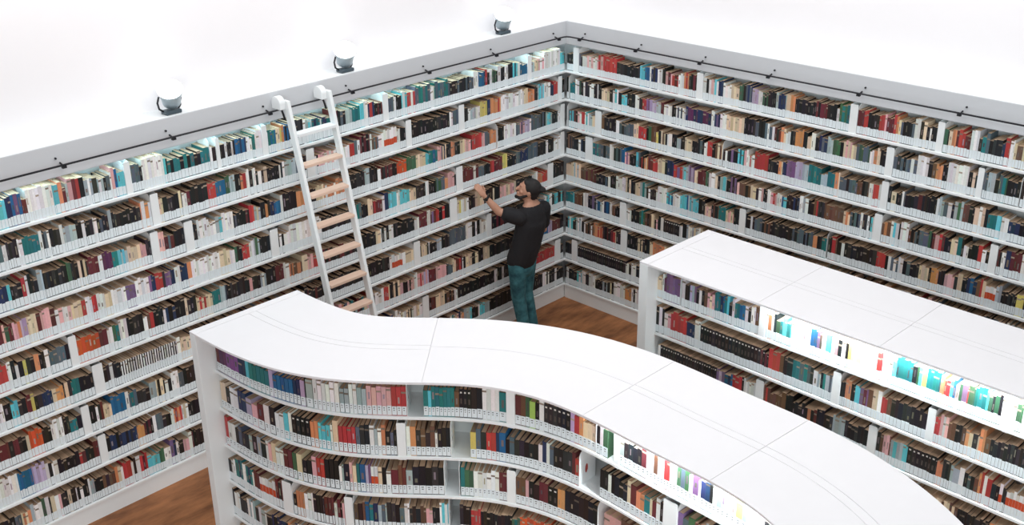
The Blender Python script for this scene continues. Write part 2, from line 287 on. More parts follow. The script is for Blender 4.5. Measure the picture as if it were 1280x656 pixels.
    def mesh(self, name, mats, colours=False, fix=True):
        me = bpy.data.meshes.new(name)
        me.from_pydata(self.v, [], self.f)
        for m in mats:
            me.materials.append(m)
        me.polygons.foreach_set('material_index', self.m)
        if colours:
            at = me.attributes.new('col', 'FLOAT_COLOR', 'CORNER')
            buf = []
            for f, c in zip(self.f, self.c):
                buf.extend(c * len(f))
            at.data.foreach_set('color', buf)
        if fix:
            bm = bmesh.new()
            bm.from_mesh(me)
            bmesh.ops.recalc_face_normals(bm, faces=bm.faces)
            bm.to_mesh(me)
            bm.free()
        me.update()
        return me

    def build(self, name, mats, parent=None, colours=False, smooth=False, bevel=0.0, fix=True):
        if not isinstance(mats, (list, tuple)):
            mats = (mats,)
        me = self.mesh(name, mats, colours, fix)
        o = bpy.data.objects.new(name, me)
        C.objects.link(o)
        if parent is not None:
            o.parent = parent
            o.matrix_parent_inverse = parent.matrix_world.inverted()
        if smooth:
            for p in me.polygons:
                p.use_smooth = True
        if bevel:
            b = o.modifiers.new('bevel', 'BEVEL')
            b.width = bevel
            b.segments = 2
            b.limit_method = 'ANGLE'
        return o


def tag(o, label=None, cat=None, group=None, kind=None):
    for k, v in (('label', label), ('category', cat), ('group', group), ('kind', kind)):
        if v:
            o[k] = v
    return o


def empty(name, loc=(0, 0, 0), rz=0.0):
    o = bpy.data.objects.new(name, None)
    o.empty_display_size = 0.1
    C.objects.link(o)
    o.location = loc
    o.rotation_euler = (0, 0, rz)
    o.matrix_world = Matrix.Translation(loc) @ Matrix.Rotation(rz, 4, 'Z')
    return o


# ------------------------------------------------------------------ frames: (along the shelf, out towards the reader, up) -> world
def left_fr(s, d, z):
    return (-s, -d, z)


def right_fr(s, d, z):
    return (-d, -s, z)


LOW_O, LOW_D = Vector((-2.392, -2.895)), Vector((-0.02, -1.0)).normalized()
LOW_N = Vector((LOW_D.y, -LOW_D.x))


def low_fr(s, d, z):                     # d = 0 on the top's front edge
    q = LOW_O + LOW_D * s + LOW_N * d
    return (q.x, q.y, z)


def spline(kx, y0, y1, n):
    k = len(kx)
    h = (y1 - y0) / (k - 1)
    a = [0.0] * k                        # natural cubic: second derivatives by the Thomas algorithm
    cp, dp = [0.0] * k, [0.0] * k
    for i in range(1, k - 1):
        r = 6 * (kx[i + 1] - 2 * kx[i] + kx[i - 1]) / (h * h)
        w = 4 - cp[i - 1]
        cp[i] = 1 / w
        dp[i] = (r - dp[i - 1]) / w
    for i in range(k - 2, 0, -1):
        a[i] = dp[i] - cp[i] * a[i + 1]
    out = []
    for j in range(n):
        y = y0 + (y1 - y0) * j / (n - 1)
        t = (y - y0) / h
        i = min(int(t), k - 2)
        t -= i
        x = kx[i] * (1 - t) + kx[i + 1] * t + h * h / 6 * (((1 - t) ** 3 - (1 - t)) * a[i] + (t ** 3 - t) * a[i + 1])
        out.append(Vector((x, y)))
    return out


LINE = spline(CENTRE_X, -1.2, -7.0, 400)
ARC = [0.0]
for _a, _b in zip(LINE, LINE[1:]):
    ARC.append(ARC[-1] + (_b - _a).length)


def on_line(s):
    import bisect
    i = min(max(bisect.bisect_right(ARC, s) - 1, 0), len(ARC) - 2)
    t = (s - ARC[i]) / (ARC[i + 1] - ARC[i])
    tans = []
    for j in (i, i + 1):
        tans.append((LINE[min(j + 1, len(LINE) - 1)] - LINE[max(j - 1, 0)]).normalized())
    p = LINE[i].lerp(LINE[i + 1], t)
    d = tans[0].lerp(tans[1], t).normalized()
    return p, d, Vector((d.y, -d.x))


def curved_fr(s, d, z):                  # d = 0 on the centre line, + towards the reader
    p, t, n = on_line(s)
    q = p + n * d
    return (q.x, q.y, z)


def local_fr(base_fr, s, d):
    """a straight frame for one book standing at s, spine at depth d"""
    o = Vector(base_fr(s, d, 0))
    x = (Vector(base_fr(s + 0.01, d, 0)) - o).normalized()
    y = (Vector(base_fr(s, d + 0.01, 0)) - o).normalized()

    def fr(a, b, z):
        q = o + x * a + y * b
        return (q.x, q.y, z)
    return fr, o, x, y


# ------------------------------------------------------------------ books
PAL = {'k': (30, 30, 34), 'n': (34, 50, 84), 'b': (32, 98, 142), 'c': (98, 196, 208), 't': (34, 116, 118), 'g': (62, 98, 72), 'G': (152, 192, 96),
       'y': (216, 202, 112), 'o': (210, 140, 98), 'r': (180, 62, 60), 'm': (98, 42, 46), 'p': (120, 92, 130), 'v': (126, 74, 140), 'P': (88, 46, 80), 'i': (222, 172, 172),
       'w': (232, 232, 230), 'e': (222, 202, 172), 'a': (164, 180, 184), 's': (84, 98, 108), 'u': (104, 74, 58), 'l': (180, 164, 194)}
SPECIAL = {'W': 'w', 'O': 'o', 'O1': 'o', 'R': 'w', 'K': 'k', 'E': 'e', 'h': 'w'}
WORD = {'k': 'black', 'n': 'navy', 'b': 'blue', 'c': 'light turquoise', 't': 'teal', 'g': 'dark green', 'G': 'lime green', 'y': 'yellow', 'o': 'orange', 'r': 'red',
        'm': 'maroon', 'p': 'mauve', 'v': 'purple', 'P': 'plum', 'i': 'pale pink', 'w': 'white', 'e': 'cream', 'a': 'pale grey', 's': 'slate grey', 'u': 'brown', 'l': 'lilac'}
WHITE_C = rgb(230, 239, 243)


def jitter(code, amt=0.10):
    if code == 'O':
        base = (198, 84, 48)
    elif code == 'O1':
        base = (208, 146, 92)
    elif code == 'x':
        base = PAL[rnd.choice('kkkksuemwwatnrio')]
    else:
        base = PAL[SPECIAL.get(code, code)]
    f = 1 + rnd.uniform(-amt, amt)
    if SPECIAL.get(code, code) == 'k':
        base = rnd.choice(((17, 18, 21), (25, 25, 29), (38, 30, 28), (22, 30, 36), (46, 44, 46), (20, 20, 23)))
    return rgb(*[min(250, max(8, q * f + rnd.uniform(-6, 6))) for q in base])


def paper():
    q = rnd.uniform(0.82, 1.08)
    return rgb(min(226, 200 * q), min(205, 171 * q), min(190, 143 * q))


def spine_marks(mb, fr, w, h, d, code, lh):
    """title blocks, bands and dots on the spine, as small raised faces"""
    e = d + 0.0006
    hw = w / 2

    def quad(x0, x1, z0, z1, col):
        mb.face([fr(x0, e, z0), fr(x1, e, z0), fr(x1, e, z1), fr(x0, e, z1)], 0, col)
    dark = SPECIAL.get(code, code) in 'kntgmPspubv'
    if code == 'K':
        quad(-hw * .45, hw * .45, h * .86, h * .86 + min(.012, w * .5), rgb(225, 222, 214))
        quad(-hw * .4, hw * .4, lh + .03, lh + .07, rgb(78, 70, 66))
        return
    if code == 'R':
        quad(-hw, hw, lh, lh + .06, rgb(200, 78, 44))
        return
    r = rnd.random()
    if r < (0.34 if dark else .2):
        z0 = lh + (h - lh) * rnd.uniform(.12, .4)
        z1 = z0 + (h - lh) * rnd.uniform(.2, .45)
        g = rnd.uniform(70, 150) if dark else rnd.uniform(120, 185)
        col = rgb(g, g * rnd.uniform(.85, 1), g * rnd.uniform(.75, 1))
        quad(-hw * rnd.uniform(.2, .5), hw * rnd.uniform(.2, .5), z0, min(z1, h - .008), col)
    elif r < 0.55:
        z0 = lh + (h - lh) * rnd.uniform(.55, .85)
        g = rnd.uniform(85, 170) if dark else rnd.uniform(110, 180)
        quad(-hw, hw, z0, min(z0 + .014, h - .003), rgb(g, g * .9, g * .8))


def room_for(base_fr, s0, s1, d, depth):
    """how thick a book can be between s0 and s1 on a bent shelf"""
    return min((Vector(base_fr(s1, q, 0)) - Vector(base_fr(s0, q, 0))).length for q in (d, d - depth))


def book_mass_box(mb, base_fr, s0, s1, d, z, h, depth, code):
    fr, o, x, y = local_fr(base_fr, (s0 + s1) / 2, d)
    hw = room_for(base_fr, s0, s1, d, depth) / 2 - 0.0004
    col = jitter(code)
    lh = 0.075 + rnd.uniform(-.004, .004)
    fz = lambda a, b, zz: fr(a, b, zz + z)
    mb.box(fz, -hw, hw, -depth, 0, 0.001, h, 0, col, top=(1, paper()), skip='nb')
    mb.box(fz, -hw + .0008, hw - .0008, -.002, .0016, .007, lh, 2, WHITE_C, skip='nb')
    spine_marks(mb, fz, hw * 2, h, 0, code, lh)


def indiv_book(base_fr, s0, s1, d, z, h, depth, code, label, group):
    fr, o, x, y = local_fr(base_fr, (s0 + s1) / 2, d)
    rz = math.atan2(y.y, y.x) - math.pi / 2          # local +y points at the reader
    root = empty('book', (o.x, o.y, z), rz)
    flip = 1 if x.x * math.cos(rz) + x.y * math.sin(rz) > 0 else -1
    lf = lambda a, b, zz: (a * flip, b, zz)
    hw = room_for(base_fr, s0, s1, d, depth) / 2 - 0.0005
    col = jitter(code, .06)
    lh = 0.075 + rnd.uniform(-.003, .003)
    c = MB()
    bt = min(.0025, hw * .25)
    c.box(lf, -hw, hw, -.004, 0, .001, h, 0, col)                       # spine
    c.box(lf, -hw, -hw + bt, -depth, -.004, .001, h, 0, col)            # boards
    c.box(lf, hw - bt, hw, -depth, -.004, .001, h, 0, col)
    spine_marks(c, lf, hw * 2, h, 0, code, lh)
    p = MB()
    p.box(lf, -hw + bt, hw - bt, -depth + .004, -.004, .003, h - .003, 1, paper())
    l = MB()
    l.box(lf, -hw + .0007, hw - .0007, -.001, .0016, .007, lh, 2, WHITE_C)
    if hw > .007:
        g = rgb(70, 74, 80)
        for zz, ww in ((lh * .78, .5), (lh * .56, .35)):
            l.face([lf(-hw * ww, .0021, zz), lf(hw * ww * .6, .0021, zz), lf(hw * ww * .6, .0021, zz + .006), lf(-hw * ww, .0021, zz + .006)], 2, g)
    for nm, q in (('cover', c), ('page_block', p), ('spine_label', l)):
        ob = bpy.data.objects.new(nm, q.mesh(nm, BOOKMATS, True, False))
        C.objects.link(ob)
        ob.parent = root
    tag(root, label, 'book', group)
    return root


def tokens(row):
    out = []
    for t in row.split():
        s, c = t.split(':')
        n = 1
        if '*' in c:
            c, n = c.split('*')
            n = int(n)
        out.append((float(s), c, n))
    return out


def letters(code):
    if code in ('O1',) or len(code) == 1:
        return [code]
    return [code] if code == 'O1' else list(code.replace('1', ''))


MASS = MB()


def heights(code):
    c0 = code[0]
    if code in ('W', 'WWW'):
        return .245, .006
    if c0 == 'K':
        return .215, .002
    if code == 'h':
        return .2, .004
    return rnd.uniform(.185, .238), .014


def fill_run(base_fr, s0, s1, code, d, z, tight=1.0):
    """a run of neighbouring books of one colour, or of a mix of colours"""
    s = s0
    h0, jh = heights(code)
    ls = letters(code)
    depth = rnd.uniform(.135, .185)
    n = 0
    thin = code == 'h'
    w0 = rnd.uniform(.018, .032)
    while s < s1 - .006:
        w = .011 if thin else (rnd.uniform(.85, 1.15) * w0 if rnd.random() < .75 else rnd.uniform(.014, .04))
        if s + w > s1 - .008:
            w = s1 - s
        if w > .05:
            w /= 2
        c = ls[n % len(ls)] if len(ls) > 1 and (s1 - s0) < .09 else (rnd.choice(ls) if len(ls) > 1 else ls[0])
        if code == 'x':
            h0, jh = rnd.uniform(.18, .24), .01
        if thin:
            c = 'k' if n % 2 else 'w'
        book_mass_box(MASS, base_fr, s, s + w, d, z, min(.268, h0 + rnd.uniform(-jh, jh)), min(.2, depth + rnd.uniform(-.012, .012)), c)
        s += w
        n += 1


# ------------------------------------------------------------------ dividers
def u_divider(mb, base_fr, s, w, d, z, h=.262):
    """clip-on divider: a flat front plate over the shelf edge and two cheeks with a hand hole"""
    fr, o, x, y = local_fr(base_fr, s + w / 2, d)
    f = lambda a, b, zz: fr(a, b, zz + z)
    hw = room_for(base_fr, s, s + w, d, .17) / 2
    n = 5
    r = .008
    out = []
    for cx, cz, a0 in ((hw - r, h - r, 0), (-hw + r, h - r, 90), (-hw + r, -.03 + r, 180), (hw - r, -.03 + r, 270)):
        for k in range(n):
            t = math.radians(a0 + 90 * k / (n - 1))
            out.append((cx + r * math.cos(t), cz + r * math.sin(t)))
    i = len(mb.v)
    k = len(out)
    mb.v += [f(a, .008, b) for a, b in out] + [f(a, .004, b) for a, b in out]
    fs = [tuple(range(i, i + k)), tuple(range(i + 2 * k - 1, i + k - 1, -1))] + [(i + q, i + (q + 1) % k, i + k + (q + 1) % k, i + k + q) for q in range(k)]
    mb.f += fs
    mb.m += [0] * len(fs)
    mb.c += [(1, 1, 1, 1)] * len(fs)
    for a in (-hw, hw - .003):
        cheek(mb, f, a, a + .003, h)


def cheek(mb, f, a0, a1, h, depth=.17):
    """side sheet with rounded top corners and an oval hole near its front"""
    r = .055
    out = [(.004, 0.0)]
    for k in range(7):
        t = math.radians(90 * k / 6)
        out.append((.004 - r + r * math.cos(t), h - r + r * math.sin(t)))
    for k in range(7):
        t = math.radians(90 + 90 * k / 6)
        out.append((-depth + r + r * math.cos(t), h - r + r * math.sin(t)))
    out.append((-depth, 0.0))
    hole = [(-.075 + .017 * math.cos(2 * math.pi * k / len(out) + 5.4), .105 + .036 * math.sin(2 * math.pi * k / len(out) + 5.4)) for k in range(len(out))]
    m = len(out)
    i = len(mb.v)
    for a in (a0, a1):
        mb.v += [f(a, y, z) for y, z in out] + [f(a, y, z) for y, z in hole]
    fs = []
    for base, rev in ((i, False), (i + 2 * m, True)):
        for q in range(m):
            g = (base + q, base + (q + 1) % m, base + m + (q + 1) % m, base + m + q)
            fs.append(g[::-1] if rev else g)
    for q in range(m):
        fs.append((i + q, i + (q + 1) % m, i + 2 * m + (q + 1) % m, i + 2 * m + q))
        fs.append((i + m + q, i + 3 * m + q, i + 3 * m + (q + 1) % m, i + m + (q + 1) % m))
    mb.f += fs
    mb.m += [0] * len(fs)
    mb.c += [(1, 1, 1, 1)] * len(fs)


def divider(parent, base_fr, kind, s0, s1, d, z):
    mb = MB()
    if kind == 'D':
        u_divider(mb, base_fr, s0 + .002, max(.03, s1 - s0 - .004), d, z)
    else:
        fr, o, x, y = local_fr(base_fr, s0 + .003, d)
        cheek(mb, lambda a, b, zz: fr(a, b, zz + z), -.0015, .0015, .268)
    return mb.build('divider', WHITE, parent)


def stock_row(parent, base_fr, row, d, z, s_max):
    tk = tokens(row)
    s = tk[-1][0] + .18
    while s < s_max - .1:                # the shelf goes on past the edge of the picture
        tk.append((s, rnd.choice(('k', 'kw', 'mk', 'x', 'e', 'ks', 'wa', 'uk', 'tk', 'x')), 1))
        s += rnd.uniform(.08, .3)
    for i, (s, c, n) in enumerate(tk):
        e = tk[i + 1][0] if i + 1 < len(tk) else s_max
        if c in ('D', 'd'):
            if c == 'd':
                divider(parent, base_fr, 'd', s, e, d, z)
                if e - s > .05:
                    fill_run(base_fr, s + .01, e, 'kw', d, z)
            else:
                divider(parent, base_fr, 'D', s, e, d, z)
        elif c == '_':
            continue
        else:
            fill_run(base_fr, s, e, c, d, z)


ORD = ('first second third fourth fifth sixth seventh eighth ninth tenth eleventh twelfth thirteenth fourteenth fifteenth sixteenth seventeenth eighteenth nineteenth twentieth').split()
TENS = {2: 'twenty', 3: 'thirty', 4: 'forty'}
TENTH = {2: 'twentieth', 3: 'thirtieth', 4: 'fortieth'}


def ordinal(n):
    if n <= 20:
        return ORD[n - 1]
    return TENTH[n // 10] if n % 10 == 0 else TENS[n // 10] + '-' + ORD[n % 10 - 1]


def stock_single_books(parent, base_fr, row, d, z, s_max, rowname):
    """every book of this row is a thing of its own; its label counts from the nearest divider or the end panel"""
    tk = tokens(row)
    flat, marks = [], 0
    for i, (s, c, n) in enumerate(tk):
        e = tk[i + 1][0] if i + 1 < len(tk) else s_max
        if c in 'Dd':
            divider(parent, base_fr, c, s, e, d, z)
            marks += 1
            flat.append(None)
        elif c != '_':
            if (e - s) / n > .062:
                n = n * 2
            h0, jh = heights(c)
            if n > 1:
                jh = min(jh, .006)
            if not flat:
                s = max(s, .190)
            for k in range(n):
                flat.append((s + (e - s) * k / n, s + (e - s) * (k + 1) / n, c, min(.266, h0 + rnd.uniform(-jh, jh))))
    secs, cur = [], []
    for q in flat + [None]:
        if q is None:
            secs.append(cur)
            cur = []
        else:
            cur.append(q)
    for si, sec in enumerate(secs):
        n = len(sec)
        for k, (s0, s1, c, h) in enumerate(sec):
            word = WORD[SPECIAL.get(c, c)]
            if k < (n + 1) // 2 or si == len(secs) - 1:
                where = f'{ordinal(k + 1)} from the end panel' if si == 0 else f'{ordinal(k + 1)} past the {ordinal(si)} divider'
            else:
                where = f'{ordinal(n - k)} before the {ordinal(si + 1)} divider' if n - k > 1 else f'just before the {ordinal(si + 1)} divider'
            indiv_book(base_fr, s0, s1, d, z, h, rnd.uniform(.14, .18), c,
                       f'{word} book, {where}, {rowname} shelf of the curved bookcase', f'books on the {rowname} shelf of the curved bookcase')


# ------------------------------------------------------------------ the room
def plane_box(name, x0, x1, y0, y1, z0, z1, m):
    mb = MB()
    mb.box(lambda a, b, c: (a, b, c), x0, x1, y0, y1, z0, z1)
    return tag(mb.build(name, m), kind='structure')


plane_box('floor', -11.5, 0.26, -9.5, 0.26, -0.1, 0.0, FLOORM)
plane_box('wall_left', -11.5, 0.36, 0.26, 0.36, -0.1, 5.6, WALLM)
plane_box('wall_right', 0.26, 0.36, -9.5, 0.26, -0.1, 5.6, WALLM)


# ------------------------------------------------------------------ tall wall bookcases
def wall_bookcase(name, fr, rows, s0, s1, label):
    root = empty(name, fr((s0 + s1) / 2, -.12, 0))
    tag(root, label, 'bookcase', 'tall wall bookcases')
    mb = MB()
    mb.box(fr, s0, s1, -.05, -.012, 0, BASE - TH)
    mb.build('plinth', WHITE, root)
    mb = MB()
    mb.box(fr, s0, s1, -.258, -.25, 0.0, FT - .02)
    mb.build('back_panel', BACKM, root)
    for k in range(9):
        z = BASE + (8 - k) * PITCH
        mb = MB()
        mb.sweep(fr, s0, s1, -.25, 0, z - TH, z, 0, 20, .004)
        mb.build('shelf', WHITE, root)
    mb = MB()
    mb.box(fr, s0, s1, -.012, .0, FB, FT)
    mb.build('fascia', GREYW, root, bevel=.004)
    mb = MB()
    mb.box(fr, s0, s1, -.25, -.012, FB + .012, FB + .03)
    mb.box(fr, s0, s1, -.26, -.012, FT - .02, FT)
    mb.build('ledge', WHITE, root)
    mb = MB()
    mb.box(fr, max(s0, .02), s1, -.034, -.014, FB + .002, FB + .011)
    mb.build('led_strip', LEDC if fr is left_fr else LEDW2, root)
    for k in range(1, 10):
        stock_row(root, fr, rows[k], -.02, BASE + (9 - k) * PITCH, s1 - .05)
    return root


LEDW2 = glowing('soft_led_strip', (0.85, 0.96, 1.0, 1), LED_WALL * .12)
wall_bookcase('wall_bookcase', left_fr, LEFT, -.26, 7.3, 'tall white wall bookcase with a white ladder leaning on it')
wall_bookcase('wall_bookcase.001', right_fr, RIGHT, .0, 6.2, 'tall white wall bookcase without a ladder, behind the straight low bookcase')


# ------------------------------------------------------------------ low bookcases
def top_plates(root, fr, cuts, d0, d1, strips):
    """the top: a base board and thin plates on it with open joints"""
    g = .0017
    mb = MB()
    mb.sweep(fr, cuts[0] + .002, cuts[-1], d0 + .002, d1 - .002, TOP_Z - .018, TOP_Z - .008)
    mb.build('top_board', TOPM, root)
    mid = (d0 + d1) / 2
    for i in range(len(cuts) - 1):
        a, b = cuts[i] + (g if i else 0), cuts[i + 1] - g
        if i == 0:
            bands = [(d0, d1)]
        elif strips[i]:
            bands = [(d0, mid - .045 - g), (mid - .045 + g, mid + .018 - g), (mid + .018 + g, d1)]
        else:
            bands = [(d0, mid - .03 - g), (mid - .03 + g, d1)]
        for y0, y1 in bands:
            mb = MB()
            mb.sweep(fr, a, b, y0, y1, TOP_Z - .008, TOP_Z)
            mb.build('top_plate', TOPM, root)


# curved
cv = empty('curved_bookcase', curved_fr(3.0, 0, 0))
tag(cv, 'low white bookcase with a wavy curved top, nearest in the room', 'bookcase')
S_END = 6.05
top_plates(cv, curved_fr, [.102, .172, 1.70, 3.17, 4.18, 5.25, S_END], -.47, .47, [0, 1, 0, 1, 1, 1])
mb = MB()
mb.sweep(curved_fr, .102, .172, -.47, .47, 0, TOP_Z - .018, 0, .07)
mb.build('end_panel', WHITE, cv, bevel=.003)
mb = MB()
mb.sweep(curved_fr, .172, S_END, -.012, .012, 0, TOP_Z - .018)
mb.build('back_panel', BACKM, cv)
mb = MB()
mb.sweep(curved_fr, .172, S_END, -.32, .32, 0, BASE - TH)
mb.build('plinth', WHITE, cv)
for k in range(6):
    z = BASE + (5 - k) * PITCH
    mb = MB()
    mb.sweep(curved_fr, .172, S_END, .012, .345, z - TH, z, 0, .06, .004)
    mb.build('shelf', WHITE, cv, smooth=False)
    mb = MB()
    mb.sweep(curved_fr, .172, S_END, -.345, -.012, z - TH, z, 0, .06)
    mb.build('shelf', WHITE, cv)
mb = MB()
mb.sweep(curved_fr, 3.33, S_END - .1, .365, .40, TOP_Z - .03, TOP_Z - .019)
mb.build('led_strip', LEDW, cv)
names = {1: 'top', 2: 'second', 3: 'third'}
for k in range(1, 7):
    z = BASE + (6 - k) * PITCH
    if k <= 3:
        ends = {1: 4.66, 2: 4.03, 3: 3.60}
        stock_single_books(cv, curved_fr, CURVED[k], .333, z, ends[k], names[k])
        fill_run(curved_fr, ends[k], S_END - .05, 'x', .333, z)
    elif k <= 5:
        stock_row(cv, curved_fr, CURVED[k], .333, z, S_END - .05)
    else:
        fill_run(curved_fr, .19, S_END - .05, 'x', .333, z)

# straight
lw = empty('low_bookcase', low_fr(2.0, -.46, 0))
tag(lw, 'straight low white bookcase between the curved one and the wall', 'bookcase')
L_END = 4.3
top_plates(lw, low_fr, [0.0, .085, 1.11, 2.10, 3.15, L_END], -.92, 0, [0, 1, 1, 1, 1])
mb = MB()
mb.sweep(low_fr, 0, .085, -.92, 0, 0, TOP_Z - .018, 0, 1)
mb.build('end_panel', WHITE, lw, bevel=.003)
mb = MB()
mb.sweep(low_fr, .085, L_END, -.472, -.448, 0, TOP_Z - .018)
mb.build('back_panel', BACKM, lw)
mb = MB()
mb.sweep(low_fr, .085, L_END, -.78, -.14, 0, BASE - TH)
mb.build('plinth', WHITE, lw)
for k in range(6):
    z = BASE + (5 - k) * PITCH
    mb = MB()
    mb.sweep(low_fr, .085, L_END, -.448, -.125, z - TH, z, 0, 5, .004)
    mb.build('shelf', WHITE, lw)
    mb = MB()
    mb.sweep(low_fr, .085, L_END, -.795, -.472, z - TH, z, 0, 5)
    mb.build('shelf', WHITE, lw)
mb = MB()
mb.sweep(low_fr, 1.16, L_END - .1, -.105, -.07, TOP_Z - .03, TOP_Z - .019)
mb.build('led_strip', LEDW, lw)
for k in range(1, 7):
    z = BASE + (6 - k) * PITCH
    if k <= 4:
        stock_row(lw, low_fr, LOW[k], -.137, z, L_END - .05)
    else:
        fill_run(low_fr, .1, L_END - .05, 'x', -.137, z)

mass = MASS.build('shelved_books', BOOKMATS, None, True, fix=False)
tag(mass, 'assorted books filling the wall shelves, the straight bookcase and lower curved shelves', 'books', None, 'stuff')

# ------------------------------------------------------------------ ladder rail along both fascias
rail = empty('ladder_rail', (0, 0, RAIL_Z))
tag(rail, 'thin dark steel rail running along the fascia round the corner', 'rail')
mb = MB()
mb.tube([(-7.2, -.06, RAIL_Z), (-.11, -.06, RAIL_Z), (-.075, -.075, RAIL_Z), (-.06, -.11, RAIL_Z), (-.06, -6.1, RAIL_Z)], .0075)
mb.build('bar', DARKM, rail, smooth=True)
for fr, ss in ((left_fr, (.18, 1.114, 2.019, 2.946, 3.831, 4.75, 5.663, 6.5)), (right_fr, (.236, .977, 1.756, 2.522, 3.433, 4.338, 5.2))):
    for s in ss:
        mb = MB()
        mb.tube([fr(s, .0, RAIL_Z + .004), fr(s, .03, RAIL_Z - .004), fr(s, .06, RAIL_Z - .016)], .007)
        mb.box(fr, s - .016, s + .016, .048, .072, RAIL_Z - .024, RAIL_Z - .006)
        mb.tube([fr(s + .03, .0, RAIL_Z + .045), fr(s + .03, .012, RAIL_Z + .045)], .008)
        mb.build('bracket', DARKM, rail)

# ------------------------------------------------------------------ ladder
lad = empty('library_ladder', (-3.48, -.80, 0))
tag(lad, 'white ladder with pale wooden treads leaning on the tall bookcase', 'ladder')
T0, B0 = Vector((0, -.118, 3.16)), Vector((0, -.80, 0.0))


def on_ladder(z):
    t = (z - B0.z) / (T0.z - B0.z)
    return B0.y + (T0.y - B0.y) * t


XL, XR = -3.700, -3.262
for x in (XL, XR):
    mb = MB()
    d = (T0 - B0).normalized()
    nrm = Vector((0, d.z, -d.y))
    q = []
    for z in (0.0, 3.17):
        y = on_ladder(z)
        for a, b in ((-.017, -.035), (.017, -.035), (.017, .035), (-.017, .035)):
            q.append((x + a, y + b * (1.0), z))
    mb.v = q
    mb.f = [(3, 2, 1, 0), (4, 5, 6, 7), (0, 1, 5, 4), (1, 2, 6, 5), (2, 3, 7, 6), (3, 0, 4, 7)]
    mb.m = [0] * 6
    mb.c = [(1, 1, 1, 1)] * 6
    mb.build('stile', WHITE, lad, bevel=.006)
for k in range(11):
    z = 2.875 - .2645 * k
    y = on_ladder(z)
    mb = MB()
    mb.box(lambda a, b, c: (a, b, c), XL + .018, XR - .018, y - .05, y + .045, z - .014, z + .014)
    mb.build('tread', WHITE if k == 0 else TREADM, lad, bevel=.004)  # top tread's white colour stands in for LED light falling on it
for x in (XL, XR):
    mb = MB()                             # rounded white cap that hooks over the rail
    out = []
    for k in range(13):
        t = math.radians(200 * k / 12 - 10)
        out.append((-.075 + .062 * math.cos(t), 3.135 + .062 * math.sin(t)))
    out += [(-.135, 3.085), (-.02, 3.085)]
    mb.prism([(y + .01, z + .012) for y, z in out], lambda a, y, z: (a, y, z), x - .075, x - .018)
    hk = mb.build('hook', WHITE, lad, bevel=.006)
    mb = MB()
    mb.tube([(x - .045, -.083, RAIL_Z + .008), (x - .03, -.084, RAIL_Z - .005), (x - .02, -.086, RAIL_Z - .04), (x - .012, -.09, RAIL_Z - .085)], .009)
    mb.build('catch', DARKM, lad, smooth=True)

# ------------------------------------------------------------------ spotlights on the ledge
for i, (x, y, lab) in enumerate(((-4.66, .085, 'round white spotlight on the ledge, farthest from the room corner'), (-2.905, .085, 'middle one of the round white spotlights on the ledge, by the ladder top'),
                                 (-.875, .085, 'round white spotlight on the ledge, closest to the room corner'))):
    sp = empty('spotlight', (x, y, FT))
    tag(sp, lab, 'spotlight', 'spotlights on the ledge')
    mb = MB()
    mb.box(lambda a, b, c: (x + a, y + b, FT + c), -.07, .07, -.05, .04, 0, .032)
    mb.build('base', BASEM, sp, bevel=.008)
    ax = Vector((-.28, -.46, .84)).normalized()
    ctr = Vector((x + .005, y - .012, FT + .178))
    for sg in (-1, 1):
        mb = MB()
        mb.tube([Vector((x + sg * .065, y, FT + .025)), Vector((x + sg * .095, y + .01, FT + .05)), Vector((x + sg * .104, y + .01, FT + .10)), Vector((x + sg * .092, y, FT + .15))], .008)
        mb.build('yoke_arm', DARKM, sp, smooth=True)
    mb = MB()
    mb.lathe([(.05, -.135), (.072, -.125), (.078, -.07), (.088, -.02), (.096, .022), (.09, .024)], ctr, ax)
    mb.build('housing', BODYG, sp, smooth=True)
    mb = MB()
    mb.lathe([(.098, .020), (.101, .032), (.09, .045), (.06, .052), (.001, .056)], ctr, ax)
    mb.build('lens', LAMPM, sp, smooth=True)

# ------------------------------------------------------------------ the man at the shelf
PO = Vector((-.95, -.37, 0))
PA = Vector((.6917, -.7222, 0))          # across
PB = Vector((-.7222, -.6917, 0))         # away from the wall
PZ = Vector((0, 0, 1))
FACE = Vector((0, 1, 0))                 # the chest looks at the shelves


def W(a, b, z):
    return PO + PA * a + PB * b + PZ * z


def limb(mb, p0, p1, r0, r1, n=10, seg=12):
    for k in range(n + 1):
        t = k / n
        mb.ball(p0.lerp(p1, t), r0 + (r1 - r0) * t, n=seg)


def flat(mb, p0, p1, r0, r1, wide, thin, n=10):
    """a row of ellipsoids, wide across the shoulders and thin front to back"""
    ax = (Vector((1, 0, 0)), Vector((0, 1, 0)), PZ)
    for k in range(n + 1):
        t = k / n
        mb.ball(p0.lerp(p1, t), r0 + (r1 - r0) * t, (wide, thin, 1), ax, 16)


def skin_up(mb, name, m, parent, voxel=.007, smooth=4):
    o = mb.build(name, m, parent, smooth=True)
    r = o.modifiers.new('remesh', 'REMESH')
    r.mode = 'VOXEL'
    r.voxel_size = voxel
    r.use_smooth_shade = True
    s = o.modifiers.new('smooth', 'SMOOTH')
    s.iterations = smooth
    s.factor = .5
    return o


SKIN = painted('skin', rgb(196, 146, 122), .5, .05, 30)
SHIRT = painted('black_cotton', rgb(30, 29, 33), .85, .2, 40, .3)
HAIRM = painted('dark_hair', rgb(30, 26, 26), .7, .2, 60, .4)
SHOEM = painted('dark_leather', rgb(36, 34, 34), .5, .1)
WATCHM = painted('black_watch', rgb(28, 28, 30), .35, .1)


